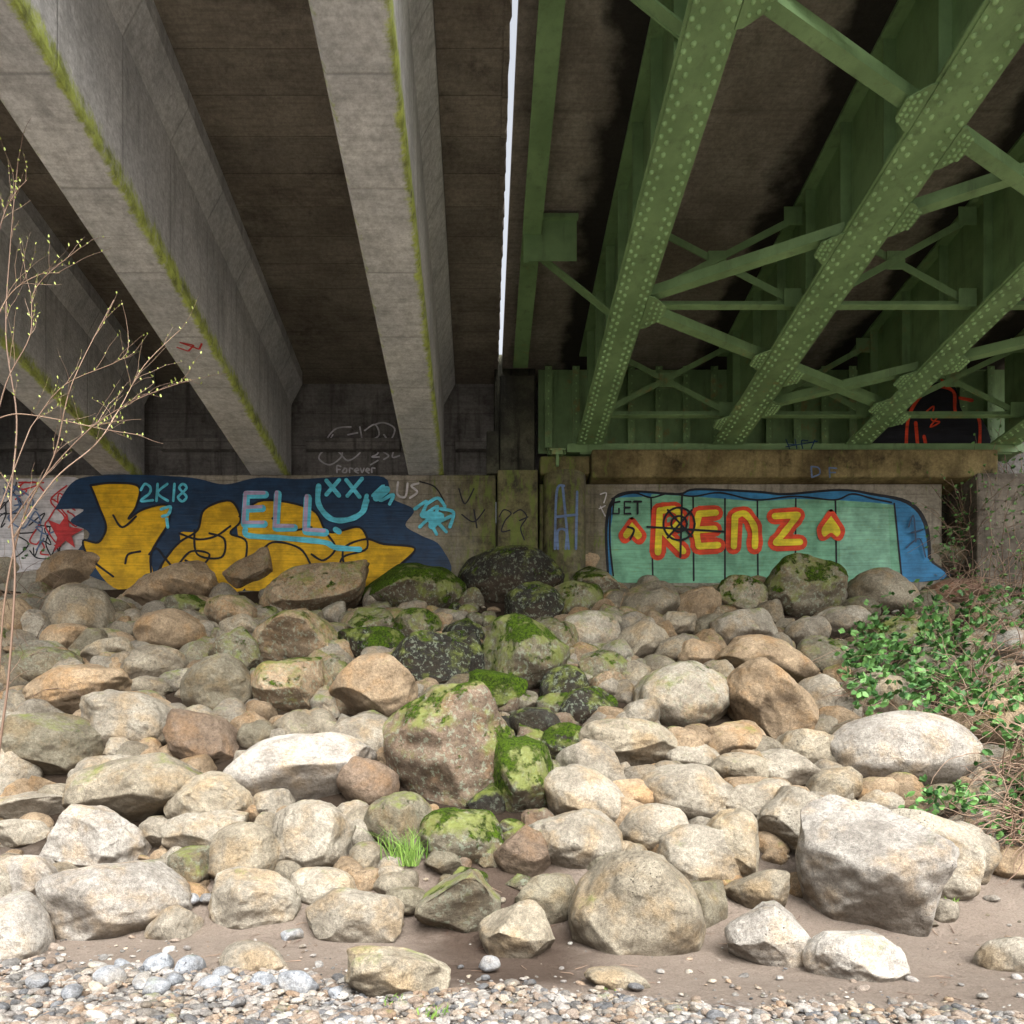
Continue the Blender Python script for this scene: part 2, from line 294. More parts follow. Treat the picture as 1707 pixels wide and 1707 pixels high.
# (u,v,w,h,rot deg,colour,moss,angularity)
B="""145 968 145 78 0 t .1 .3;25 970 90 70 0 g .3 .5;232 968 60 50 0 k .6 .5;290 990 145 72 12 t .1 .4;413 965 108 88 0 t .35 .5
483 945 95 50 8 k .6 .5;525 990 195 85 16 t .45 .6;648 943 92 48 0 t .1 .4;598 938 72 40 0 g .5 .5;700 932 85 48 0 k .6 .7;690 986 165 80 0 k .85 .8;850 972 172 100 0 d .42 .5
800 942 70 42 0 d .5 .6;955 947 104 60 -10 t .1 .5;910 932 60 34 0 k .5 .5;990 985 85 65 -30 g .6 .5;960 1008 84 60 0 k .65 .5;890 1017 90 74 0 d .5 .6;1030 950 52 48 0 t .1 .5
1082 955 82 50 20 t .1 .5;1085 1007 94 68 0 g .25 .4;1145 972 92 46 0 g .6 .5;1165 1014 72 54 0 t .1 .5;1210 960 74 44 0 k .4 .6;1235 1002 84 58 0 g .7 .6;1278 938 94 52 0 k .4 .9
1337 992 132 94 0 k .65 .7;1410 962 70 36 0 k .4 .5;1468 992 104 68 -10 g .3 .4;1560 945 110 60 0 k .5 .6;1595 994 96 52 0 r .0 .4;1665 968 66 52 0 k .3 .6
135 1030 108 88 -20 g .1 .3;66 1055 42 62 0 s 0 .9;20 1042 64 72 0 t .1 .5;115 1072 78 52 0 t .1 .5;195 1022 54 34 0 k .3 .5;288 1060 104 72 0 t 0 .3;312 1018 84 42 0 k .7 .6
388 1028 78 68 20 t .4 .5;412 1058 74 50 0 g .2 .5;500 1070 160 100 0 t .5 .7;402 1098 80 64 -50 k .5 .6;255 1116 110 66 0 g .1 .4;185 1095 84 48 0 g .1 .5;75 1115 114 58 0 k .4 .5
625 1046 74 54 0 k .65 .6;695 1049 76 54 0 k .7 .6;620 1082 112 50 0 d .7 .6;715 1112 130 80 0 d .5 .5;872 1100 152 142 0 k .78 .5;930 1075 72 60 0 k .5 .5;985 1058 92 62 0 s .35 .6
1022 1045 60 50 0 g .4 .5;1070 1072 84 58 20 g .1 .5;1010 1121 88 62 0 k .5 .7;1130 1045 64 44 0 g .2 .5;1120 1087 60 42 0 g .1 .5;1165 1096 76 44 0 t .1 .5;1242 1060 114 68 0 s .2 .7
1182 1050 54 42 0 k .2 .5;1275 1110 155 78 -8 t .1 .5;1345 1060 64 50 0 s .1 .5;1375 1102 92 78 0 k .35 .5;1405 1045 84 54 0 s .2 .5;1500 1082 115 90 0 k .5 .5;1432 1022 64 44 0 k .3 .5
1682 1086 80 68 0 p 0 .4;1605 1080 84 56 0 g .1 .5;130 1158 175 76 14 t .05 .4;362 1154 112 104 -20 k .1 .3;475 1150 152 105 12 t .5 .7;622 1156 148 118 -6 t .1 .8;250 1150 64 38 0 g .1 .5
825 1150 98 62 0 d .95 .8;940 1150 74 64 30 d .5 .6;980 1182 94 62 0 d .5 .6;1140 1166 158 118 0 s .36 .6;1287 1186 180 104 -46 t .05 .7;1225 1242 92 68 0 t .1 .6;1365 1170 84 70 0 s .1 .5
1455 1168 104 74 0 g .1 .5;1530 1132 94 64 0 k .3 .5;1680 1150 76 64 0 g 0 .5;225 1213 150 92 -10 s .05 .4;90 1250 178 118 0 k .25 .8;345 1242 118 84 -20 b 0 .8;432 1228 64 48 0 k 0 .4
500 1216 86 54 0 g .2 .6;605 1236 112 78 0 s 0 .4;755 1256 216 212 0 b .58 .5;876 1302 104 132 10 k .88 .5;890 1208 84 48 0 d .3 .8;940 1241 84 58 0 d .8 .5;1050 1243 175 88 -6 g .2 .5
980 1280 104 78 -15 s 0 .5;1150 1266 84 48 0 s 0 .4;1340 1256 84 62 0 g 0 .5;1497 1257 234 134 0 p 0 .1;1650 1222 150 88 -32 t .1 .5;25 1286 74 84 0 s 0 .4;232 1319 218 118 5 g .15 .3
500 1288 248 124 13 p 0 .37;355 1338 124 88 25 g 0 .6;616 1312 94 80 0 b 0 .4;975 1337 142 92 -20 s 0 .6;1145 1327 148 88 -6 s 0 .3;1060 1332 94 54 -10 t 0 .4;1230 1291 96 60 0 g 0 .5
1310 1287 104 62 -8 s 0 .5;1262 1346 114 72 10 s 0 .5;1330 1372 134 110 20 s 0 .5;1385 1312 74 54 0 g 0 .5;1565 1336 124 48 5 k .2 .8;1660 1337 116 62 0 k .2 .6;60 1346 134 46 0 s 0 .7
35 1392 98 44 4 s 0 .95;165 1402 158 108 -20 p 0 .7;342 1392 124 68 0 s 0 .8;325 1444 82 62 0 k .4 .7;415 1430 104 98 0 g 0 .7;517 1397 152 122 10 s 0 .4;678 1376 128 94 0 k .3 .5
770 1397 134 82 0 k .7 .6;870 1426 94 84 0 b 0 .7;955 1402 155 116 -15 s 0 .5;1090 1386 108 78 15 s 0 .5;1163 1432 142 108 -10 s 0 .4;1225 1418 84 112 15 g 0 .5;1440 1466 262 236 -25 p 0 .45
1530 1420 150 165 35 s 0 .4;1605 1426 104 94 0 s 0 .4;1682 1442 76 52 0 t 0 .5;195 1504 222 128 8 p 0 .5;55 1466 90 68 0 p 0 .4;0 1480 50 66 0 s 0 .4;22 1556 112 112 0 p 0 .3
425 1502 148 108 0 s 0 .6;290 1546 64 62 -40 s 0 .9;540 1481 104 58 -10 s 0 .4;592 1531 150 86 0 s .1 .7;675 1502 74 42 -10 k 0 .5;765 1512 130 106 0 k .40 .9;860 1556 114 92 0 g 0 .9
918 1500 96 80 35 k 0 .5;1060 1521 208 196 -18 g .1 .4;1172 1512 96 88 -30 k 0 .9;1263 1490 104 70 0 g 0 .6;1277 1570 126 106 0 p 0 .7;1425 1602 148 80 0 p 0 .5;664 1628 168 98 0 g .15 .9
1685 1600 84 64 0 s 0 .4;425 1600 106 50 0 s 0 .5;1028 1634 98 34 -10 g 0 .4;1570 1520 44 36 0 s .2 .5;95 1330 60 40 0 g 0 .5;268 1390 66 44 0 s 0 .5;450 1390 60 60 0 g 0 .5;590 1360 56 44 0 s 0 .5
740 1440 60 40 0 k 0 .6;650 1460 50 30 0 s 0 .5;600 1370 70 44 0 g 0 .5;205 1255 60 46 0 s 0 .5;150 1080 60 50 0 k .2 .5;330 1100 60 50 0 k .4 .5;560 1130 60 50 0 k .5 .6;770 1060 70 50 0 d .5 .6
780 1100 60 80 0 d .5 .6;1060 1130 60 50 0 g .2 .5;1200 1130 60 50 0 g .2 .5;1420 1230 70 50 0 k .1 .5;1380 1370 70 60 0 k 0 .5;1470 1340 70 40 0 s 0 .5;1100 1470 70 40 0 k 0 .5;1000 1440 60 50 0 k 0 .5"""
placed=[]
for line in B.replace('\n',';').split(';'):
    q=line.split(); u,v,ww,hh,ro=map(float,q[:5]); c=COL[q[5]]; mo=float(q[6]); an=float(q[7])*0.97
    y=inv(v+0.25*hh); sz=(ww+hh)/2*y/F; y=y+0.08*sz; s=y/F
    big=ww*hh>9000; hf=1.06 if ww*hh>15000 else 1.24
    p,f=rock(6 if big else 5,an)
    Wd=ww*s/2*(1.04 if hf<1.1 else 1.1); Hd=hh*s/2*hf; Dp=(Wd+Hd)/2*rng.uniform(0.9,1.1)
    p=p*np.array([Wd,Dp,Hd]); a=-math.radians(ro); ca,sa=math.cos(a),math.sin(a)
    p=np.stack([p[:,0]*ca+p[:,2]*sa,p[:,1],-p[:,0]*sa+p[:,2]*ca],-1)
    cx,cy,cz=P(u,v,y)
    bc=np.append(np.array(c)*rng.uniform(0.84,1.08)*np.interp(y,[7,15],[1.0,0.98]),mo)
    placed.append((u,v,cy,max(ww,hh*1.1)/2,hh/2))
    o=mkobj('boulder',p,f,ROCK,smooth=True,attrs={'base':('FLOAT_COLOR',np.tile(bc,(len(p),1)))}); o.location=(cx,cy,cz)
def infront(x,y,z,r):
    u=U0+x*F/y; v=V0-(z-H)*F/y; rp=r*F/y
    for (bu,bv,by,bw,bh) in placed:
        if y-r*0.3<by+0.05 and ((u-bu)/(bw+rp*0.15))**2+((v-bv)/(bh+rp*0.15))**2<0.8: return True
    return False
def rockmass(name,items,level,an=(0.2,0.85)):
    vs=[];fs=[];cs=[];n=0; lib=[rock(level,a) for a in np.linspace(an[0],an[1],40)]
    for (x,y,z,sx,sy,sz,c,mo) in items:
        p,f=lib[rng.integers(40)]; t=rng.uniform(0,6.28); e=rng.uniform(-0.5,0.5)
        p=p*np.array([sx,sy,sz]); p=np.stack([p[:,0]*math.cos(e)+p[:,2]*math.sin(e),p[:,1],-p[:,0]*math.sin(e)+p[:,2]*math.cos(e)],-1)
        p=np.stack([p[:,0]*math.cos(t)-p[:,1]*math.sin(t),p[:,0]*math.sin(t)+p[:,1]*math.cos(t),p[:,2]],-1)+np.array([x,y,z])
        vs.append(p);fs.append(f+n);cs.append(np.tile(np.append(c,mo),(len(p),1)));n+=len(p)
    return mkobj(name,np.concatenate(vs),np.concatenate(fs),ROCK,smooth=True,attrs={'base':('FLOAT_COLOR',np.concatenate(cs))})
it=[]
def rc(keys,y):
    return np.array(COL[keys[rng.integers(len(keys))]])*rng.uniform(0.65,1.0)
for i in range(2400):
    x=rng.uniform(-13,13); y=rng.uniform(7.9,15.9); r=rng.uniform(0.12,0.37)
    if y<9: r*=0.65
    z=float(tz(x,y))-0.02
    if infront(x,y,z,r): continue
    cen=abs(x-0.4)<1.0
    it.append((x,y,z,r*rng.uniform(0.9,1.4),r,r*rng.uniform(0.75,1.15),rc('gttss' if not cen else 'dkkb',y)*0.9,rng.uniform(0.2,0.6) if cen else rng.uniform(0.1,0.45) if y>11.5 else rng.uniform(0,0.12)))  # infill stones coloured darker, painting shade into the gaps between boulders
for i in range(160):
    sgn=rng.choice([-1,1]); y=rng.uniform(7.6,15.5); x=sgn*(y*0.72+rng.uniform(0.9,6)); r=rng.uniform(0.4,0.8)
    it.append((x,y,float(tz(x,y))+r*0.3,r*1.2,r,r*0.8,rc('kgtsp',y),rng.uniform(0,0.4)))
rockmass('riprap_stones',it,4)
it=[]
for i in range(1200):
    x=rng.uniform(-9,9); y=rng.uniform(7.2,15.5); r=rng.uniform(0.03,0.12)
    if y<8.6: 
        r*=0.5
        if rng.random()<0.4: continue
    z=float(tz(x,y))+r*0.4
    if infront(x,y,z,r): continue
    it.append((x,y,z,r*rng.uniform(1,1.5),r,r*0.7,rc('kgtsp',y),0.0))
px=[(185,1630,50),(262,1610,48),(318,1612,52),(350,1645,42),(240,1640,40),(498,1640,60),(440,1636,46),(487,1560,34),(815,1606,34),(205,1612,30),(285,1638,40),(370,1625,36),(320,1500,26),(345,1498,24),(262,1648,50),(60,1640,40),(120,1655,36),(560,1655,30)]
for u,v,ww in px:
    y=inv(v+ww*0.25); s=y/F; x,_,z=P(u,v,y); c=np.array((0.42,0.45,0.50))*rng.uniform(0.75,1.15)
    it.append((x,y,z,ww*s*0.55,ww*s*0.45,ww*s*0.4,c,0.0))
rockmass('small_stones',it,3)
it=[]
GC=[(0.48,0.45,0.43),(0.33,0.32,0.31),(0.57,0.55,0.53),(0.40,0.32,0.26),(0.24,0.25,0.27),(0.49,0.41,0.35),(0.66,0.64,0.61)]
n=0
while n<21000:
    y=rng.uniform(3.6,7.1); x=rng.uniform(-0.9*y-0.4,0.9*y+0.6)
    lim=np.interp(x,[-4.4,-1.8,0.2,2,3.6],[6.4,5.95,5.3,4.95,4.8])+0.12*math.sin(x*2.7)+0.08*math.sin(x*6.1+1)
    d=y-lim
    if d>0 and rng.random()>0.22*math.exp(-d*4)+0.012: continue
    n+=1; r=0.008+0.030*rng.random()**3.0
    if rng.random()<0.010: r=rng.uniform(0.04,0.06)
    it.append((x,y,float(tz(x,y))+r*rng.uniform(0.05,0.6)+(0.008 if d<0 else 0),r*rng.uniform(1,1.6),r*1.1,r*rng.uniform(0.55,0.8),np.array(GC[rng.integers(7)])*rng.uniform(0.75,1.1),0.0))
rockmass('gravel',it,2)

# ---------------- concrete bridge
YE=4.6; ZB=8.97; ZD=11.57; YW=16.0
cb=empty('concrete_bridge')
def girder(x0,x1,name):
    sec=[(x0-0.25,ZD+0.05,0),(x0-0.25,ZD-0.28,0),(x0,ZD-0.75,0),(x0,ZB+0.5,0),(x0,ZB+0.05,0.5),(x0+0.04,ZB,0.5),(x0+0.12,ZB,0.0),
         (x1-0.17,ZB,0),(x1-0.06,ZB,0.7),(x1-0.02,ZB+0.02,1),(x1,ZB+0.08,1),(x1,ZB+0.2,0.75),(x1,ZB+0.40,0.1),(x1,ZB+1.2,0),(x1,ZD-0.75,0),(x1+0.25,ZD-0.28,0),(x1+0.25,ZD+0.05,0)]
    ysx=np.linspace(YE,16.55,40); v=[];e=[]
    for yy in ysx:
        for (a,b,c) in sec: v.append((a,yy,b)); e.append(c)
    n=len(sec); f=[(i*n+k,(i+1)*n+k,(i+1)*n+(k+1)%n,i*n+(k+1)%n) for i in range(len(ysx)-1) for k in range(n)]
    f.append(tuple(range(n))); f.append(tuple((len(ysx)-1)*n+k for k in reversed(range(n))))
    mkobj(name,v,f,C_GIRD,cb,attrs={'edge':('FLOAT',e)})
for i,(a,b) in enumerate(((-1.63,-0.85),(-5.16,-4.36),(-8.5,-7.74),(-11.9,-11.12))): girder(a,b,'girder_%d'%(i+1))
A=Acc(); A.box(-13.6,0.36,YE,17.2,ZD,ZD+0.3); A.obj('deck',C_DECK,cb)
v=[];f=[];N=140
for i in range(N):
    y=YE+(16.4-YE)*i/(N-1); x=0.372+0.012*math.sin(i*1.9)+rng.uniform(-0.008,0.016)
    v+=[(0.3,y,ZD-0.03),(x,y,ZD-0.03),(x,y,ZD+0.28)]
    if i: 
        k=i*3; f+=[(k-3,k-2,k+1,k),(k-2,k-1,k+2,k+1)]
mkobj('joint_edge',v,f,C_DECK,cb)
A=Acc()
A.box(-0.62,-0.598,YE,17,ZD-0.12,ZD-0.002); A.box(-13.6,0.30,17.0,17.5,ZB-0.3,ZD+0.2); A.obj('end_diaphragm',C_BACK,cb)
A=Acc(); A.box(-13.6,-8.72,16.82,16.98,9.95,10.2); A.box(-7.5,-5.4,16.82,16.98,9.95,10.2);A.box(-4.1,-1.9,16.82,16.98,9.95,10.2);A.box(-0.6,0.28,16.82,16.98,9.95,10.2); A.obj('diaphragm_ledge',C_BACK,cb)

# ---------------- abutment
ab=empty('bridge_abutment')
A=Acc(); A.box(-13.8,0.33,YW,17.6,4.5,ZB-0.02); A.box(1.30,10.25,YW,17.6,4.5,8.75); A.obj('wall',C_WALL,ab,bevel=0.03)
A=Acc(); A.box(0.36,1.24,15.72,17.4,4.5,8.93); A.obj('pilaster',C_WALL,ab,bevel=0.03)
WET=concrete('wet_concrete',(0.03,0.03,0.025),(0.10,0.10,0.07),stain=(0.01,0.01,0.008),stain_amt=0.9)
END=concrete('end_wall_concrete',(0.10,0.085,0.07),(0.25,0.22,0.18),boards=(2,0.31),stain=(0.025,0.02,0.017),stain_amt=1.0)
A=Acc(); A.box(10.75,12.6,15.6,17.4,4.5,8.8); A.obj('end_wall',END,ab,bevel=0.03)
A=Acc(); A.box(0.42,1.18,15.9,16.3,8.94,11.1); A.box(0.12,0.40,15.95,16.3,8.96,9.9); A.box(10.26,10.74,16.6,17.4,4.5,8.9); A.box(0.305,1.24,16.42,17.4,8.94,11.9); A.obj('joint_column',WET,ab,bevel=0.02)
v=[];f=[];n=24
for i in range(n+1):
    t=math.pi*i/n; 
    for z in (4.5,8.88): v.append((1.85-0.47*math.cos(t),16.0-0.4*math.sin(t),z))
for i in range(n): k=i*2; f.append((k,k+2,k+3,k+1))
f.append(tuple(2*i+1 for i in range(n+1)))
mkobj('round_column',v,f,C_WALL,ab)
A=Acc(); A.box(2.42,11.3,15.72,16.9,8.77,9.38); A.box(1.3,2.40,15.85,16.9,8.9,9.3); A.obj('bridge_seat',C_SEAT,ab,bevel=0.04)
A=Acc(); A.box(1.25,13.6,17.0,17.5,8.7,11.6); A.obj('backwall',C_BACK,ab)

# ---------------- steel bridge
sb=empty('steel_bridge')
ZC=9.57; CH=[(2.1,2.68),(5.1,5.78),(8.05,8.6),(11.25,11.9)]
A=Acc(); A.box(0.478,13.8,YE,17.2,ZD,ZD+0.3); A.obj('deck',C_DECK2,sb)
for i,(a,b) in enumerate(CH):
    A=Acc(); xc=(a+b)/2; ye=15.9
    A.box(a,b,YE,ye,ZC,ZC+0.035); A.box(a+0.04,b-0.04,YE,13.4,ZC-0.022,ZC-0.002)
    A.box(xc-0.012,xc+0.012,YE,ye,ZC+0.035,ZD-0.06); 
    A.box(xc-0.15,xc-0.013,YE,ye,ZC+0.037,ZC+0.06); A.box(xc-0.035,xc-0.0125,YE,ye,ZC+0.06,ZC+0.19)
    A.box(xc+0.013,xc+0.15,YE,ye,ZC+0.037,ZC+0.06); A.box(xc+0.0125,xc+0.035,YE,ye,ZC+0.06,ZC+0.19)
    A.box(xc-0.22,xc+0.22,YE,ye,ZD-0.058,ZD-0.01)
    yy=YE+0.3
    while yy<ye:
        for sg in (-1,1):
            x0,x1=sorted((xc+sg*0.013,xc+sg*0.17)); A.box(x0,x1,yy,yy+0.02,ZC+0.061,ZD-0.06)
            x0,x1=sorted((xc+sg*0.013,xc+sg*0.03)); A.box(x0,x1,yy+0.021,yy+0.12,ZC+0.2,ZD-0.06)
        yy+=1.13
    A.obj('plate_girder_%d'%(i+1),STEEL,sb)
    R=Acc(); yy=YE+0.1
    while yy<ye:
        zb=ZC-0.022 if yy<13.4 else ZC
        for j,fx in enumerate((0.13,0.28,0.72,0.87)):
            R.dome((a+(b-a)*fx,yy+(0.08 if j in(1,2) else 0),zb),(0,0,-1),0.034)
        yy+=0.16
    yy=YE+0.3
    while yy<ye:
        for zz in np.arange(ZC+0.3,ZD-0.15,0.16): R.dome((xc-0.031,yy+0.07,zz),(-1,0,0),0.028)
        yy+=1.13
    yy=YE+0.2
    while yy<ye: R.dome((xc-0.036,yy,ZC+0.125),(-1,0,0),0.028); yy+=0.17
    R.obj('rivets_%d'%(i+1),RIV,sb,smooth=True)
A=Acc(); G=Acc(); R=Acc()
xcs=[(a+b)/2 for a,b in CH]
def brace(x0,y0,x1,y1,z,wd=0.15):
    p0=Vector((x0,y0,z));p1=Vector((x1,y1,z))
    A.prism(p0,p1,wd,0.02); A.prism(p0,p1,0.02,0.13,off=wd/2-0.012,offu=0.077)
def gusset(x,y,s,z,side):
    pts=[(x,y-s*1.05),(x+side*s*0.25,y-s*1.0),(x+side*s*0.95,y-s*0.42),(x+side*s*0.95,y+s*0.42),(x+side*s*0.25,y+s*1.0),(x,y+s*1.05)]
    v=[(a,b,z) for a,b in pts]+[(a,b,z+0.018) for a,b in pts]; n=6
    G.add(v,[tuple(reversed(range(n))),tuple(range(n,2*n))]+[(i,(i+1)%n,(i+1)%n+n,i+n) for i in range(n)])
    for i in range(5):
        for j in range(3):
            fx=0.28+0.25*j; fy=(i-2)*0.38*(1-0.45*fx)
            R.dome((x+side*s*fx,y+fy*s,z),(0,0,-1),0.026)
ZL=ZC+0.055
def clip(y0,sl,bay,z):
    a=CH[bay][1]-0.1; b=CH[bay+1][0]+0.1
    brace(a,y0+sl*(a-2.4),b,y0+sl*(b-2.4),z)
for y0 in (-1.9,2.6,7.1,11.7,16.3,20.8,25.4):
    for sl,dz in ((0.5,0.0),(-0.5,0.026)):
        for bay in range(3):
            ya=y0+sl*(CH[bay][1]-2.4); yb=y0+sl*(CH[bay+1][0]-2.4)
            if min(ya,yb)>YE and max(ya,yb)<16.0: clip(y0,sl,bay,ZL+dz)
for y0 in (7.1,11.7): gusset(CH[0][1]-0.03,y0+0.05,0.36,ZC-0.001-0.02,1)
for y0,sl in ((7.1,.5),(11.7,.5),(11.7,-.5),(16.3,-.5)):
    for b in (1,2):
        for e,sd_ in ((0,-1),(1,1)):
            xx=CH[b][e]-sd_*0.03; yy=y0+sl*(xx+sd_*0.2-2.4)
            if YE<yy<15.6: gusset(xx,yy,0.27,ZC-0.021,sd_)
for y0 in (7.3,11.95,15.2):
    for b in range(3):
        xa,xb=xcs[b]+0.18,xcs[b+1]-0.18
        A.prism((xa,y0,ZC+0.23),(xb,y0,ZC+0.23),0.12,0.02); A.prism((xa,y0+0.055,ZC+0.3),(xb,y0+0.055,ZC+0.3),0.02,0.12)
        A.prism((xa,y0-0.03,ZC+0.3),(xb,y0-0.03,ZD-0.3),0.11,0.02,up=(0,1,0)); A.prism((xa,y0+0.02,ZD-0.3),(xb,y0+0.02,ZC+0.3),0.11,0.02,up=(0,1,0))
        xm=(xa+xb)/2; G.box(xm-0.15,xm+0.15,y0-0.015,y0+0.005,(ZC+ZD)/2-0.15,(ZC+ZD)/2+0.15)
        for xx,sg in ((xa,1),(xb,-1)):
            x0,x1=sorted((xx-sg*0.05,xx+sg*0.25)); G.box(x0,x1,y0-0.052,y0-0.04,ZC+0.2,ZC+0.5); G.box(x0,x1,y0-0.052,y0-0.04,ZD-0.45,ZD-0.15)
for y0 in (8.15,12.7):
    A.prism((0.75,y0,11.45),(2.3,y0,10.2),0.16,0.025,up=(0,0,1)); A.prism((0.75,y0+0.07,11.5),(2.3,y0+0.07,10.25),0.02,0.12)
A.add([(0.74,12.2,11.5),(1.62,12.2,11.5),(1.62,12.2,10.75),(0.74,12.2,10.75)],[(0,1,2,3)]); A.add([(0.72,12.19,11.5),(0.80,12.19,11.5),(0.80,12.19,10.72),(0.72,12.19,10.72)],[(0,1,2,3)])
A.box(0.72,1.64,12.12,12.21,11.44,11.5)
A.box(0.70,1.02,YE,15.8,11.2,11.23); A.box(0.85,0.87,YE,15.8,11.231,11.56)
A.box(0.99,1.019,YE,15.8,11.231,11.33)
A.box(1.3,11.9,16.35,16.38,9.6,11.5); A.box(1.9,12.0,15.92,16.4,9.45,9.565); A.box(1.9,12.0,15.915,15.93,9.41,9.6)
for x in np.arange(1.5,11.9,0.62): A.box(x,x+0.02,16.15,16.348,9.62,11.45); A.box(x-0.07,x+0.09,16.13,16.149,9.62,11.45)
A.obj('bracing',STEEL,sb); G.obj('gusset_plates',STEEL,sb)
for x in np.arange(1.5,11.9,0.62):
    for z in np.arange(9.7,11.4,0.17): R.dome((x+0.01,16.13,z),(0,-1,0),0.022)
R.obj('gusset_rivets',RIV,sb,smooth=True)
A=Acc()
for x in (1.68,)+tuple(xcs[:]):
    A.box(x-0.2,x+0.2,15.95,16.3,9.385,9.445); 
A.box(1.55,1.8,15.8,16.0,9.31,9.40); A.box(1.64,1.71,15.78,15.98,9.05,9.30);A.box(1.5,1.85,15.79,15.99,9.401,9.44)
A.obj('bearings',STEEL,sb,bevel=0.01)

# ---------------- graffiti
def cr(pts,seg=6):
    if len(pts)<3: return pts
    P_=[pts[0]]+list(pts)+[pts[-1]]; out=[]
    for i in range(1,len(P_)-2):
        p0,p1,p2,p3=[np.array(q,float) for q in P_[i-1:i+3]]
        for k in range(seg):
            t=k/seg; out.append(tuple(0.5*((2*p1)+(-p0+p2)*t+(2*p0-5*p1+4*p2-p3)*t*t+(-p0+3*p1-3*p2+p3)*t**3)))
    out.append(tuple(pts[-1])); return out
class Art:
    def __init__(s,name,yw=YW): s.root=empty(name); s.yw=yw; s.layer=0
    def _emit(s,nm,v2,f,mat,dy):
        s.layer+=1; y0=s.yw-0.004-0.0028*s.layer
        v=[P(u,v_,s.yw) for u,v_ in v2]; v=[(a,y0-d,c) for (a,b,c),d in zip(v,dy)]
        mkobj(nm,v,f,mat,s.root)
    def fill(s,pts,mat,nm='fill',smooth=True):
        if smooth: pts=cr(list(pts)+[pts[0]],5)[:-1]
        s._emit(nm,pts,[tuple(range(len(pts)))],mat,[0]*len(pts))
    def strokes(s,lst,wd,mat,nm='stroke',smooth=True,closed=False):
        V2=[];Fc=[];D=[];dd=0
        for pts in lst:
            pts=cr(list(pts),6) if smooth and len(pts)>2 else [tuple(p) for p in pts]
            q=[pts[0]]
            for p in pts[1:]:
                if abs(p[0]-q[-1][0])+abs(p[1]-q[-1][1])>0.4: q.append(p)
            pts=np.array(q,float)
            if len(pts)<2: continue
            b=len(V2); n=len(pts)
            for i in range(n):
                if 0<i<n-1:
                    d1=pts[i]-pts[i-1];d2=pts[i+1]-pts[i]; d=d1/np.linalg.norm(d1)+d2/np.linalg.norm(d2)
                    if np.linalg.norm(d)<0.3: d=d1
                else: d=pts[min(i+1,n-1)]-pts[max(i-1,0)]
                d=d/np.linalg.norm(d); nn=np.array((-d[1],d[0]))*wd/2*(1+0.08*math.sin(i*1.3+b)); 
                dd+=0.00002
                V2+=[tuple(pts[i]+nn),tuple(pts[i]-nn)]; D+=[dd,dd]
                if i: k=b+2*i; Fc.append((k-2,k-1,k+1,k))
            for e,i,sg in ((0,0,-1),(1,n-1,1)):
                d=(pts[1]-pts[0]) if e==0 else (pts[-1]-pts[-2]); a0=math.atan2(d[1],d[0])*1.0
                if e==0: a0+=math.pi
                base=len(V2)
                for k in range(7):
                    t=a0-math.pi/2+math.pi*k/6; V2.append((pts[i][0]+math.cos(t)*wd/2,pts[i][1]+math.sin(t)*wd/2)); D.append(dd+0.0001)
                Fc.append(tuple(range(base,base+7)))
        s._emit(nm,V2,Fc,mat,D)
NAVY=paint('navy',(0.012,0.045,0.11),0.1,sheen=0.45,under=(0.05,0.08,0.13)); YEL=paint('yellow',(0.78,0.46,0.012),0.3,under=(0.40,0.26,0.03)); BLK=paint('black',(0.014,0.015,0.022),0.0,under=(0.08,0.08,0.08)); CYAN=paint('cyan',(0.14,0.68,0.88),0.0)
PINK=paint('pink',(0.55,0.45,0.68),0.0); RED=paint('red',(0.60,0.045,0.05),0.1); WHT=paint('white',(0.66,0.64,0.66),0.6,sheen=0.8); TEAL=paint('teal',(0.21,0.50,0.33),0.6,under=(0.27,0.40,0.18)); BLUE=paint('blue',(0.04,0.24,0.50),0.4,under=(0.1,0.2,0.3))
ORR=paint('orange_red',(0.80,0.08,0.03),0.0); LYEL=paint('lemon',(0.88,0.72,0.04),0.0); GREYP=paint('grey_white',(0.72,0.72,0.76),0.0,under=(0.2,0.2,0.2)); DBL=paint('dull_blue',(0.13,0.20,0.36),0.4); LTEAL=paint('light_teal',(0.28,0.58,0.42),0.7,under=(0.26,0.44,0.24))
a=Art('yellow_graffiti_mural')
a.fill([(-60,800),(60,798),(135,800),(140,860),(130,935),(60,950),(-60,950)],WHT,'whitewash')
rs=random.Random(3)
def scrib(x0,x1,y0,y1,n=7):
    x=rs.uniform(x0,x1);y=rs.uniform(y0,y1); o=[]
    for i in range(n):
        o.append((x,y)); x=min(x1,max(x0,x+rs.uniform(-28,30))); y=min(y1,max(y0,y+rs.uniform(-28,28)))
    return o
a.strokes([scrib(-20,100,805,930) for _ in range(6)],2.2,BLK,'scribble_black')
a.strokes([scrib(-20,130,805,930) for _ in range(7)],2.6,RED,'scribble_red')
a.strokes([scrib(-20,120,805,930) for _ in range(4)],2.6,DBL,'scribble_blue')
a.fill([(92,850),(118,808),(150,795),(225,792),(320,797),(375,808),(430,797),(500,799),(560,796),(640,796),(652,830),(690,850),(676,876),(702,893),(735,912),(742,965),(580,985),(400,985),(250,985),(150,960),(128,925),(150,890),(118,870),(140,850)],NAVY,'navy_background')
a.fill([(152,810),(190,806),(232,812),(228,845),(215,866),(240,850),(280,843),(282,872),(262,905),(252,930),(255,985),(190,980),(150,930),(140,902),(165,905),(178,880),(168,850)],YEL,'letter')
a.fill([(262,985),(275,935),(300,905),(302,888),(330,885),(342,850),(385,836),(402,868),(385,890),(412,905),(405,985)],YEL,'letter')
a.fill([(410,985),(398,900),(400,862),(440,835),(520,850),(548,888),(600,880),(612,915),(572,930),(566,985)],YEL,'letter')
a.fill([(575,985),(574,915),(610,900),(640,908),(692,915),(664,945),(655,985)],YEL,'letter')
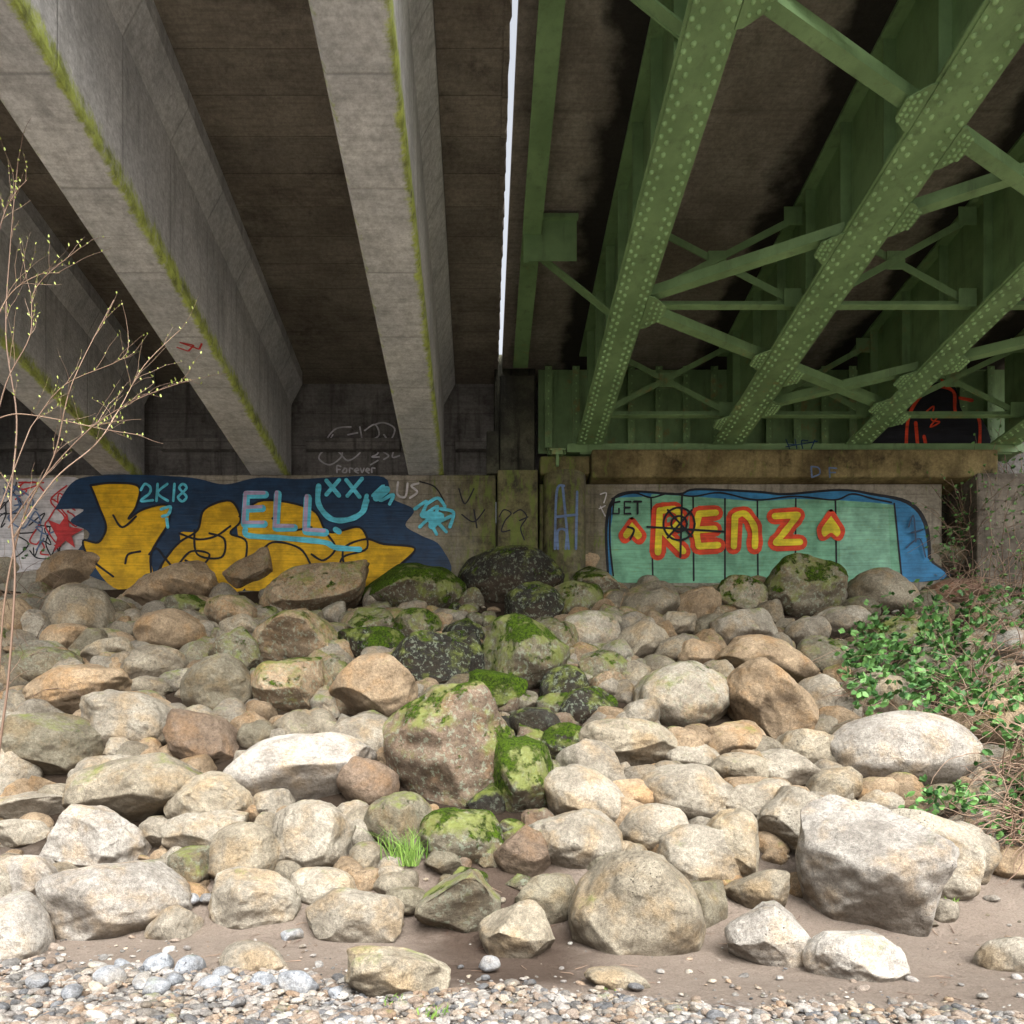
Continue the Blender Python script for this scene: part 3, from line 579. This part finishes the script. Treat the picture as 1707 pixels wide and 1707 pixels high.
a.strokes([[(152,810),(190,806),(232,812),(228,845),(215,866),(240,850),(280,843),(282,872),(262,905),(252,930),(255,975)],[(152,810),(168,850),(178,880),(165,905),(140,902),(150,930),(190,962)],[(262,960),(275,935),(300,905),(330,885),(342,850),(385,836),(402,868),(385,890),(412,905),(405,960)],
 [(190,860),(205,880),(228,862)],[(210,940),(215,925),(235,920)],[(300,890),(330,900),(360,895),(385,878)],[(300,940),(320,920),(350,925),(335,945),(310,935)],[(325,885),(330,925),(370,930),(375,900),(350,890)],[(400,862),(440,835),(520,850),(548,888),(600,880),(612,915),(572,930),(566,960)],[(430,930),(455,905),(500,915),(520,945)],[(545,890),(560,915),(540,935),(520,925)],[(455,865),(480,885),(520,880)],[(575,950),(574,915),(610,900),(640,908),(692,915),(664,945)],[(250,925),(262,915),(275,930)],[(275,930),(300,955),(330,950)]],3.6,BLK,'outline')
a.strokes([[(236,818),(243,808),(252,814),(250,824),(236,836),(256,835)],[(264,808),(262,836)],[(280,808),(264,823),(281,836)],[(292,808),(290,836)],[(306,822),(300,814),(306,808),(312,814),(306,822),(298,830),(305,837),(312,830),(306,822)]],4.2,CYAN,'year')
a.strokes([[(270,850),(285,846),(282,858),(272,862)],[(279,866),(281,880)]],5,CYAN,'drip')
EL=[[(441,823),(410,823)],[(410,823),(407,872)],[(407,872),(439,872)],[(409,847),(436,846)],[(462,822),(459,878)],[(459,878),(489,878)],[(512,828),(509,884)],[(509,884),(541,886)]]
a.strokes([[(x_+2,y_+3) for x_,y_ in s_] for s_ in EL],12.5,CYAN,'name_shadow',smooth=False)
a.strokes(EL,6,PINK,'name',smooth=False)
a.strokes([[(410,884),(415,894),(470,898),(540,905),(560,914),(600,917)],[(560,884),(566,888)]],9,CYAN,'underline')
a.strokes([[(532,812),(532,842),(552,866),(580,868),(604,856),(612,836)]],9,CYAN,'smile')
a.strokes([[(545,803),(566,828)],[(566,802),(545,826)],[(578,802),(600,830)],[(604,800),(580,828)],[(612,828),(606,848)]],7,CYAN,'eyes',smooth=False)
a.strokes([[(622,828),(640,812),(634,836),(656,826),(650,842)],[(692,850),(712,838),(704,862),(730,846),(722,874),(752,862)],[(700,880),(720,866),(744,888)],[(712,842),(730,832),(742,846)],[(735,850),(756,856),(750,880)],[(712,862),(728,892)]],5.5,CYAN,'burst')
a.strokes([[(628,832),(645,818)],[(706,860),(735,862),(720,878)]],12,CYAN,'burst_core')
a.strokes([[(664,806),(663,826),(676,830),(680,808)],[(698,808),(686,812),(696,822),(684,832)]],3.5,WHT,'letters_white')
a.fill([(82,868),(102,876),(115,858),(118,880),(142,884),(122,895),(128,915),(112,903),(92,922),(98,898)],RED,'red_star',smooth=False)
b=Art('column_scribbles',15.72)
a2=Art('black_tag')
a2.strokes([[(700,803),(725,812),(740,835)],[(765,815),(775,840),(790,815)],[(770,858),(790,870),(808,850)],[(790,850),(795,880)]],2.4,BLK,'tag')
b.strokes([[(832,862),(840,850),(852,856),(842,868),(836,886),(850,884)],[(856,856),(868,850),(878,862),(868,880),(874,900)],[(866,868),(880,862)]],2.2,BLK,'tag')
c=Art('blue_tag',15.6)
c.strokes([[(925,915),(928,820),(940,810)],[(938,812),(948,915)],[(926,862),(962,858)],[(962,820),(960,915)],[(930,915),(930,885),(944,886),(943,915)]],4,DBL,'tag')
r=Art('green_graffiti_mural')
r.fill([(1012,965),(1008,880),(1020,832),(1055,818),(1130,822),(1160,814),(1260,818),(1310,822),(1400,815),(1455,822),(1515,835),(1545,870),(1552,930),(1545,970)],BLK,'black_border')
r.fill([(1016,965),(1013,880),(1025,836),(1056,822),(1130,826),(1160,818),(1260,822),(1310,826),(1400,819),(1452,826),(1510,840),(1538,872),(1546,930),(1538,970)],BLUE,'blue_border')
r.fill([(1020,972),(1018,880),(1026,830),(1085,828),(1086,824),(1155,828),(1210,832),(1260,836),(1325,832),(1392,834),(1455,838),(1490,842),(1494,880),(1502,972)],TEAL,'panel',smooth=False)
r.fill([(1400,845),(1480,850),(1485,960),(1400,960)],LTEAL,'panel_light',smooth=False)
r.strokes([[(1020,832),(1055,822),(1085,830),(1115,823),(1155,828),(1200,822),(1260,834),(1325,828),(1390,834),(1420,824),(1455,832),(1485,838)],[(1490,840),(1496,900),(1502,960)],[(1155,830),(1156,968)],[(1208,832),(1208,968)],[(1326,832),(1325,968)],[(1392,834),(1394,968)],[(1018,840),(1016,900),(1022,960)],[(1085,830),(1088,968)],[(1262,836),(1263,968)]],3,BLK,'outline')
K=[[(1099,852),(1096,922)],[(1100,853),(1122,850),(1134,864),(1124,880),(1102,888)],[(1106,888),(1138,920)]]
E1=[[(1192,856),(1164,858)],[(1164,858),(1160,886),(1164,912)],[(1161,885),(1190,883)],[(1164,912),(1196,910)]]
Nn=[[(1222,912),(1224,862)],[(1224,862),(1240,858),(1256,880),(1257,912)]]
Z2=[[(1290,862),(1328,860)],[(1328,860),(1310,884),(1292,906)],[(1292,906),(1332,905)]]
HL=[[(1053,868),(1036,892),(1042,902),(1053,894),(1064,904),(1072,893),(1053,868)]]
HR=[[(1384,855),(1366,882),(1370,898),(1384,890),(1396,898),(1402,884),(1384,855)]]
for g in (K,E1,Nn,Z2): r.strokes(g,26,ORR,'letter_outline')
for g in (HL,HR): r.strokes(g,10,ORR,'heart_outline')
for g in (HL,HR): r.fill([((p[0]-g[0][0][0])*0.85+g[0][0][0],(p[1]-886)*0.8+886) for p in g[0][:-1]],LYEL,'heart_fill')
for g in (K,E1,Nn,Z2): r.strokes(g,10.5,LYEL,'letter_fill')
circ=[(1131+26*math.cos(t),875+27*math.sin(t)) for t in np.linspace(0,6.28,14)]; ci2=[(1131+13*math.cos(t),875+13*math.sin(t)) for t in np.linspace(0,6.28,12)]
r.strokes([circ,ci2,[(1078,880),(1205,888)],[(1136,825),(1133,930)],[(1112,852),(1152,896)],[(1112,898),(1152,852)],[(1046,880),(1056,885),(1050,900)]],3.6,BLK,'crosshair')
r.strokes([[(1032,838),(1022,840),(1021,858),(1031,858),(1031,850)],[(1050,838),(1040,838),(1040,858),(1050,858)],[(1040,848),(1049,848)],[(1056,838),(1068,838)],[(1062,838),(1062,858)]],3.4,BLK,'small_word',smooth=False)
r.strokes([[(1000,826),(1010,824),(1006,840)],[(1000,846),(1008,862)],[(998,850),(1008,845)]],2,WHT,'white_tag')
r.strokes([[(1512,880),(1520,862),(1524,905)],[(1516,890),(1535,885)],[(1508,915),(1530,900),(1540,930)]],2.6,NAVY,'dark_tag')
k=Art('chalk_scribbles',17.0)
k.strokes([[(585,712),(560,715),(545,735),(565,742),(570,760),(550,775),(532,765),(540,752),(562,752),(580,768),(600,755),(598,745),(585,752)],[(600,712),(605,740)],[(608,718),(625,708),(632,725),(618,735)],[(625,708),(640,705),(658,715),(650,735),(640,725)],[(618,745),(630,742),(630,756),(620,762),(632,762)],[(645,745),(638,752),(648,760),(640,766)],[(660,742),(654,762),(666,760)],[(545,742),(555,725)],[(630,768),(618,775)],[(580,725),(596,722)],
 [(568,778),(562,777),(562,788)],[(562,783),(567,783)],[(574,782),(571,787),(577,788),(578,782),(574,781)],[(583,788),(583,781),(588,782)],[(592,785),(598,784),(595,781),(591,785),(597,789)],[(601,781),(604,788),(607,781)],[(611,785),(616,784),(613,781),(610,785),(615,789)],[(620,788),(620,781),(625,781)]],2.6,GREYP,'writing')
k2=Art('dark_tags',17.0)
k2.strokes([scrib(158,200,700,740,6) for _ in range(3)]+[scrib(440,468,705,760,6) for _ in range(3)],2.2,NAVY,'tag')
e=Art('red_backwall_graffiti',16.1)
e.fill([(1432,756),(1470,718),(1508,700),(1515,670),(1545,642),(1588,640),(1604,686),(1634,694),(1636,756)],BLK,'black_fill')
e.strokes([[(1510,752),(1516,690),(1550,648),(1588,652),(1594,690),(1630,695),(1632,752)],[(1530,752),(1526,705)],[(1545,752),(1540,728)],[(1436,750),(1470,715),(1500,702)],[(1570,634),(1612,646)],[(1600,664),(1620,668)]],5.5,ORR,'outline')
e.strokes([[(1540,690),(1556,678),(1552,700),(1566,704),(1550,712),(1568,690)]],2.5,ORR,'tag')
s2=Art('seat_letters',15.72)
s2.strokes([[(1310,733),(1316,748)],[(1325,733),(1328,748)],[(1313,741),(1326,741)],[(1338,748),(1336,735),(1346,735)],[(1352,748),(1358,734)],[(1310,745),(1362,736)]],2,NAVY,'tag')
s2.strokes([[(1352,778),(1353,795)],[(1352,778),(1364,780),(1366,790),(1353,796)],[(1382,780),(1383,796)],[(1382,780),(1394,781)],[(1383,788),(1392,788)]],2.4,DBL,'letters')
g1=empty('girder_red_tag')
A=Acc(); yy=11.7
pp=[(-4.95,yy),(-4.8,yy+0.1),(-4.65,yy-0.05),(-4.85,yy-0.12),(-4.6,yy+0.05),(-4.5,yy-0.1)]
for i in range(len(pp)-1):
    (xa,ya),(xb,yb)=pp[i],pp[i+1]; A.prism((xa,ya,ZB-0.004-0.001*i),(xb,yb,ZB-0.004-0.001*i),0.03,0.001)
A.obj('paint',RED,g1)

# ---------------- vegetation
def wander(p,d,L,n,jit,grav=0.0):
    p=Vector(p); d=Vector(d).normalized(); out=[p.copy()]
    for i in range(n):
        d=(d+Vector((random.gauss(0,jit),random.gauss(0,jit),random.gauss(0,jit)+grav))).normalized(); p=p+d*(L/n); out.append(p.copy())
    return out
T=Acc(); Bd=Acc()
def leaf(acc,p,d,L,wd,r):
    d=Vector(d).normalized(); s=d.cross(Vector((random.gauss(0,1),random.gauss(0,1),random.gauss(0,1)))).normalized(); n=d.cross(s)
    p=Vector(p); acc.add([p,p+d*L*0.35+s*wd*0.5+n*wd*0.12,p+d*L*0.7+s*wd*0.4+n*wd*0.1,p+d*L,p+d*L*0.7-s*wd*0.4+n*wd*0.1,p+d*L*0.35-s*wd*0.5+n*wd*0.12],[(0,1,2,3),(0,3,4,5)],r)
def bpath(pxs,y,r0,r1,sub=2):
    pts=[P(u,v,y+dy) for (u,v,dy) in pxs]; pts=[Vector(q) for q in cr([tuple(q) for q in pts],6)]
    T.tube(pts,r0,r1,5,random.random())
    for s in range(sub*3):
        i=random.randrange(len(pts)//3,len(pts)-1); d=(pts[i+1]-pts[i]).normalized()
        q=wander(pts[i],d+Vector((random.uniform(-.7,.7),random.uniform(-.5,.5),random.uniform(0,.6))),random.uniform(0.2,0.6),6,0.12)
        T.tube(q,r1*1.0,0.0012,4,random.random())
        for j in q[1:]:
            if random.random()<0.6: leaf(Bd,j,(random.gauss(0,.5),random.gauss(0,.5),1),random.uniform(0.02,0.04),0.016,random.random())
    for j in pts[len(pts)//2:]:
        if random.random()<0.5: leaf(Bd,j,(random.gauss(0,.5),random.gauss(0,.5),1),0.03,0.016,random.random())
Y0=7.0
bpath([(-40,1560,0),(0,1240,0),(14,1130,0),(25,960,0),(18,840,0),(28,700,0.1),(10,560,0.1),(18,400,0.2),(30,270,0.2)],Y0,0.014,0.004,4)
bpath([(-30,1560,0.2),(-6,1200,0.2),(8,1000,0.1),(40,860,0),(90,760,-.1),(120,640,-.2),(190,500,-.2)],Y0,0.012,0.004,4)
bpath([(20,900,0),(90,800,0),(160,740,0.1),(200,680,0.2),(240,610,0.2),(300,550,.2)],Y0,0.007,0.003,4)
bpath([(14,880,0),(70,800,-.1),(150,715,-.1),(230,665,-.2),(320,632,-.2)],Y0,0.007,0.003,4)
bpath([(-10,700,0),(30,690,0),(100,700,0),(170,715,0),(238,726,0)],Y0,0.006,0.003,3)
bpath([(-20,760,0),(10,640,0),(50,560,0),(60,480,0),(135,412,0)],Y0,0.007,0.003,4)
bpath([(-30,600,0),(10,500,0),(60,460,0),(100,455,0)],Y0,0.006,0.003,3)
bpath([(-30,520,0),(0,380,0),(20,330,0),(45,300,0)],Y0,0.006,0.003,3)
bpath([(-20,900,0),(40,740,0),(60,700,.1),(110,640,.1),(200,600,.1),(215,570,.1)],Y0,0.006,0.003,3)
tree=empty('bare_sapling'); T.obj('branches',TWIG,tree,smooth=True); Bd.obj('buds',BUD,tree)
T=Acc(); Bd=Acc()
def tuft(u,v,y_off=0): 
    y=inv(v); x,_,z=P(u,v,y); return Vector((x,y,z))
for i in range(950):
    u=random.uniform(1540,1800); v=random.choice([random.uniform(900,1040),random.uniform(1060,1250),random.uniform(1280,1420)])
    if v>1250: u=random.uniform(1620,1800)
    p=tuft(u,v)+Vector((0,-0.5,0.15)); q=wander(p,(random.uniform(-1,0.8),random.uniform(-.5,.1),random.uniform(-0.2,0.8)),random.uniform(0.4,1.4),12,0.2,-0.09)
    T.tube(q,0.009,0.003,4,random.random()**0.5)
for i in range(300):
    p=tuft(random.uniform(1585,1800),random.uniform(860,1010))+Vector((0,-0.4,0)); q=wander(p,(random.uniform(-.6,.5),random.uniform(-.4,.1),1),random.uniform(0.7,2.3),10,0.15)
    T.tube(q,0.011,0.003,4,random.random())
    for j in q[3:]:
        for _ in range(2):
            if random.random()<0.5: leaf(Bd,j,(random.gauss(0,1),random.gauss(0,1),random.gauss(0.2,.6)),random.uniform(0.05,0.1),0.05,random.uniform(0.3,1))
def clump(u0,v0,su,sv,n,L=0.13,lift=0.5,dv=32):
    for i in range(int(n*1.5)):
        u=random.gauss(u0,su);v=random.gauss(v0+dv,sv); p=tuft(u,v); p+=Vector((random.gauss(0,.05),-random.uniform(0.35,lift+0.4),random.uniform(0.05,lift*0.7)))
        d=Vector((random.gauss(0,1),-abs(random.gauss(0.3,.5)),random.gauss(0.1,.6))).normalized(); r=random.random()
        for k in (-1,0,1):
            dd=(d+Vector((0.8*k,0.2*k,0.25*k))).normalized(); leaf(Bd,p,dd,L*random.uniform(0.7,1.15),L*0.62,min(1,max(0,r+random.gauss(0,.12))))
        if random.random()<0.35:
            T.tube(wander(p,(random.gauss(0,1),0.4,-0.6),0.6,5,0.15),0.005,0.003,4,random.random())
clump(1435,1080,30,32,80); clump(1500,1065,42,32,100); clump(1550,1120,32,30,60); clump(1408,1135,14,34,60); clump(1640,1175,40,22,80); clump(1690,1250,25,34,80); clump(1600,1200,30,20,30); clump(1480,1150,40,25,40)
clump(1590,1030,50,25,70); clump(1680,1000,30,30,60); clump(1530,1170,30,12,16); clump(1550,1335,45,12,40,0.1,0.3,15); clump(1655,1310,26,20,50,0.1,0.3,15); clump(1655,1385,34,14,34,0.09,0.25,10)
clump(1600,900,30,22,50,0.09,.5,10); clump(1660,870,30,30,70,0.09,.5,10); clump(1540,930,20,12,24,0.08,.5,10)
br=empty('bramble_bush'); T.obj('canes',TWIG,br,smooth=True); Bd.obj('leaves',LEAF,br)
Bd=Acc(); T=Acc()
clump(80,940,18,8,18,0.07,0.2,0); br2=empty('ivy_sprig'); Bd.obj('leaves',LEAF,br2)
T=Acc()
for i in range(60):
    p=tuft(random.uniform(-40,90),random.uniform(960,1200)); T.tube(wander(p+Vector((0,-.4,0.1)),(random.uniform(-.8,.8),-.3,random.uniform(0.1,1)),random.uniform(.5,1.2),9,.16,-.07),0.007,0.003,4,random.random())
T.obj('dry_canes',TWIG,None,smooth=True)
T=Acc()
for i in range(110):
    y=random.uniform(4.8,8.2); x=random.uniform(-5,5); p=Vector((x,y,float(tz(x,y))+0.012)); a=random.uniform(0,6.28)
    q=[p]; 
    for j in range(3): 
        a+=random.gauss(0,.3); x+=math.cos(a)*0.05; y+=math.sin(a)*0.05; q.append(Vector((x,y,float(tz(x,y))+0.014)))
    T.tube(q,random.uniform(0.003,0.006),0.002,4,random.random())
T.obj('fallen_twigs',TWIG,None,smooth=True)
def grass(name,spots):
    G_=Acc()
    for (u,v,n,hh,sp) in spots:
        p0=tuft(u,v)
        for i in range(n):
            p=p0+Vector((random.gauss(0,sp),random.gauss(-0.1,sp*0.5),-0.02)); h=hh*random.uniform(0.4,1.1); lean=Vector((random.gauss(0,.3),random.gauss(-.05,.2),1)).normalized()
            w_=0.004+0.003*random.random(); a_=Vector((w_,random.uniform(-w_,w_),0)); q=p+lean*h*0.6; t=p+lean*h+Vector((random.gauss(0,.15)*h*2,0,-0.08*h))
            G_.add([p-a_,p+a_,q+a_*0.7,q-a_*0.7,t],[(0,1,2,3),(3,2,4)],random.random())
    return G_.obj(name,GRASS)
grass('grass_tuft',[(675,1440,75,0.55,0.10),(690,1427,36,0.45,0.13)])
grass('grass_sprouts',[(630,1465,24,.09,.07),(670,1665,40,.08,.10),(735,1690,30,.13,.05),(1100,1340,14,.1,.05),(1005,1645,10,.05,.05),(935,1668,10,.06,.05),(1110,1672,10,.05,.06),(1575,1500,12,.09,.04),(1545,1690,10,.05,.04),(880,1655,10,.05,.05),(330,1530,8,.06,.05)])
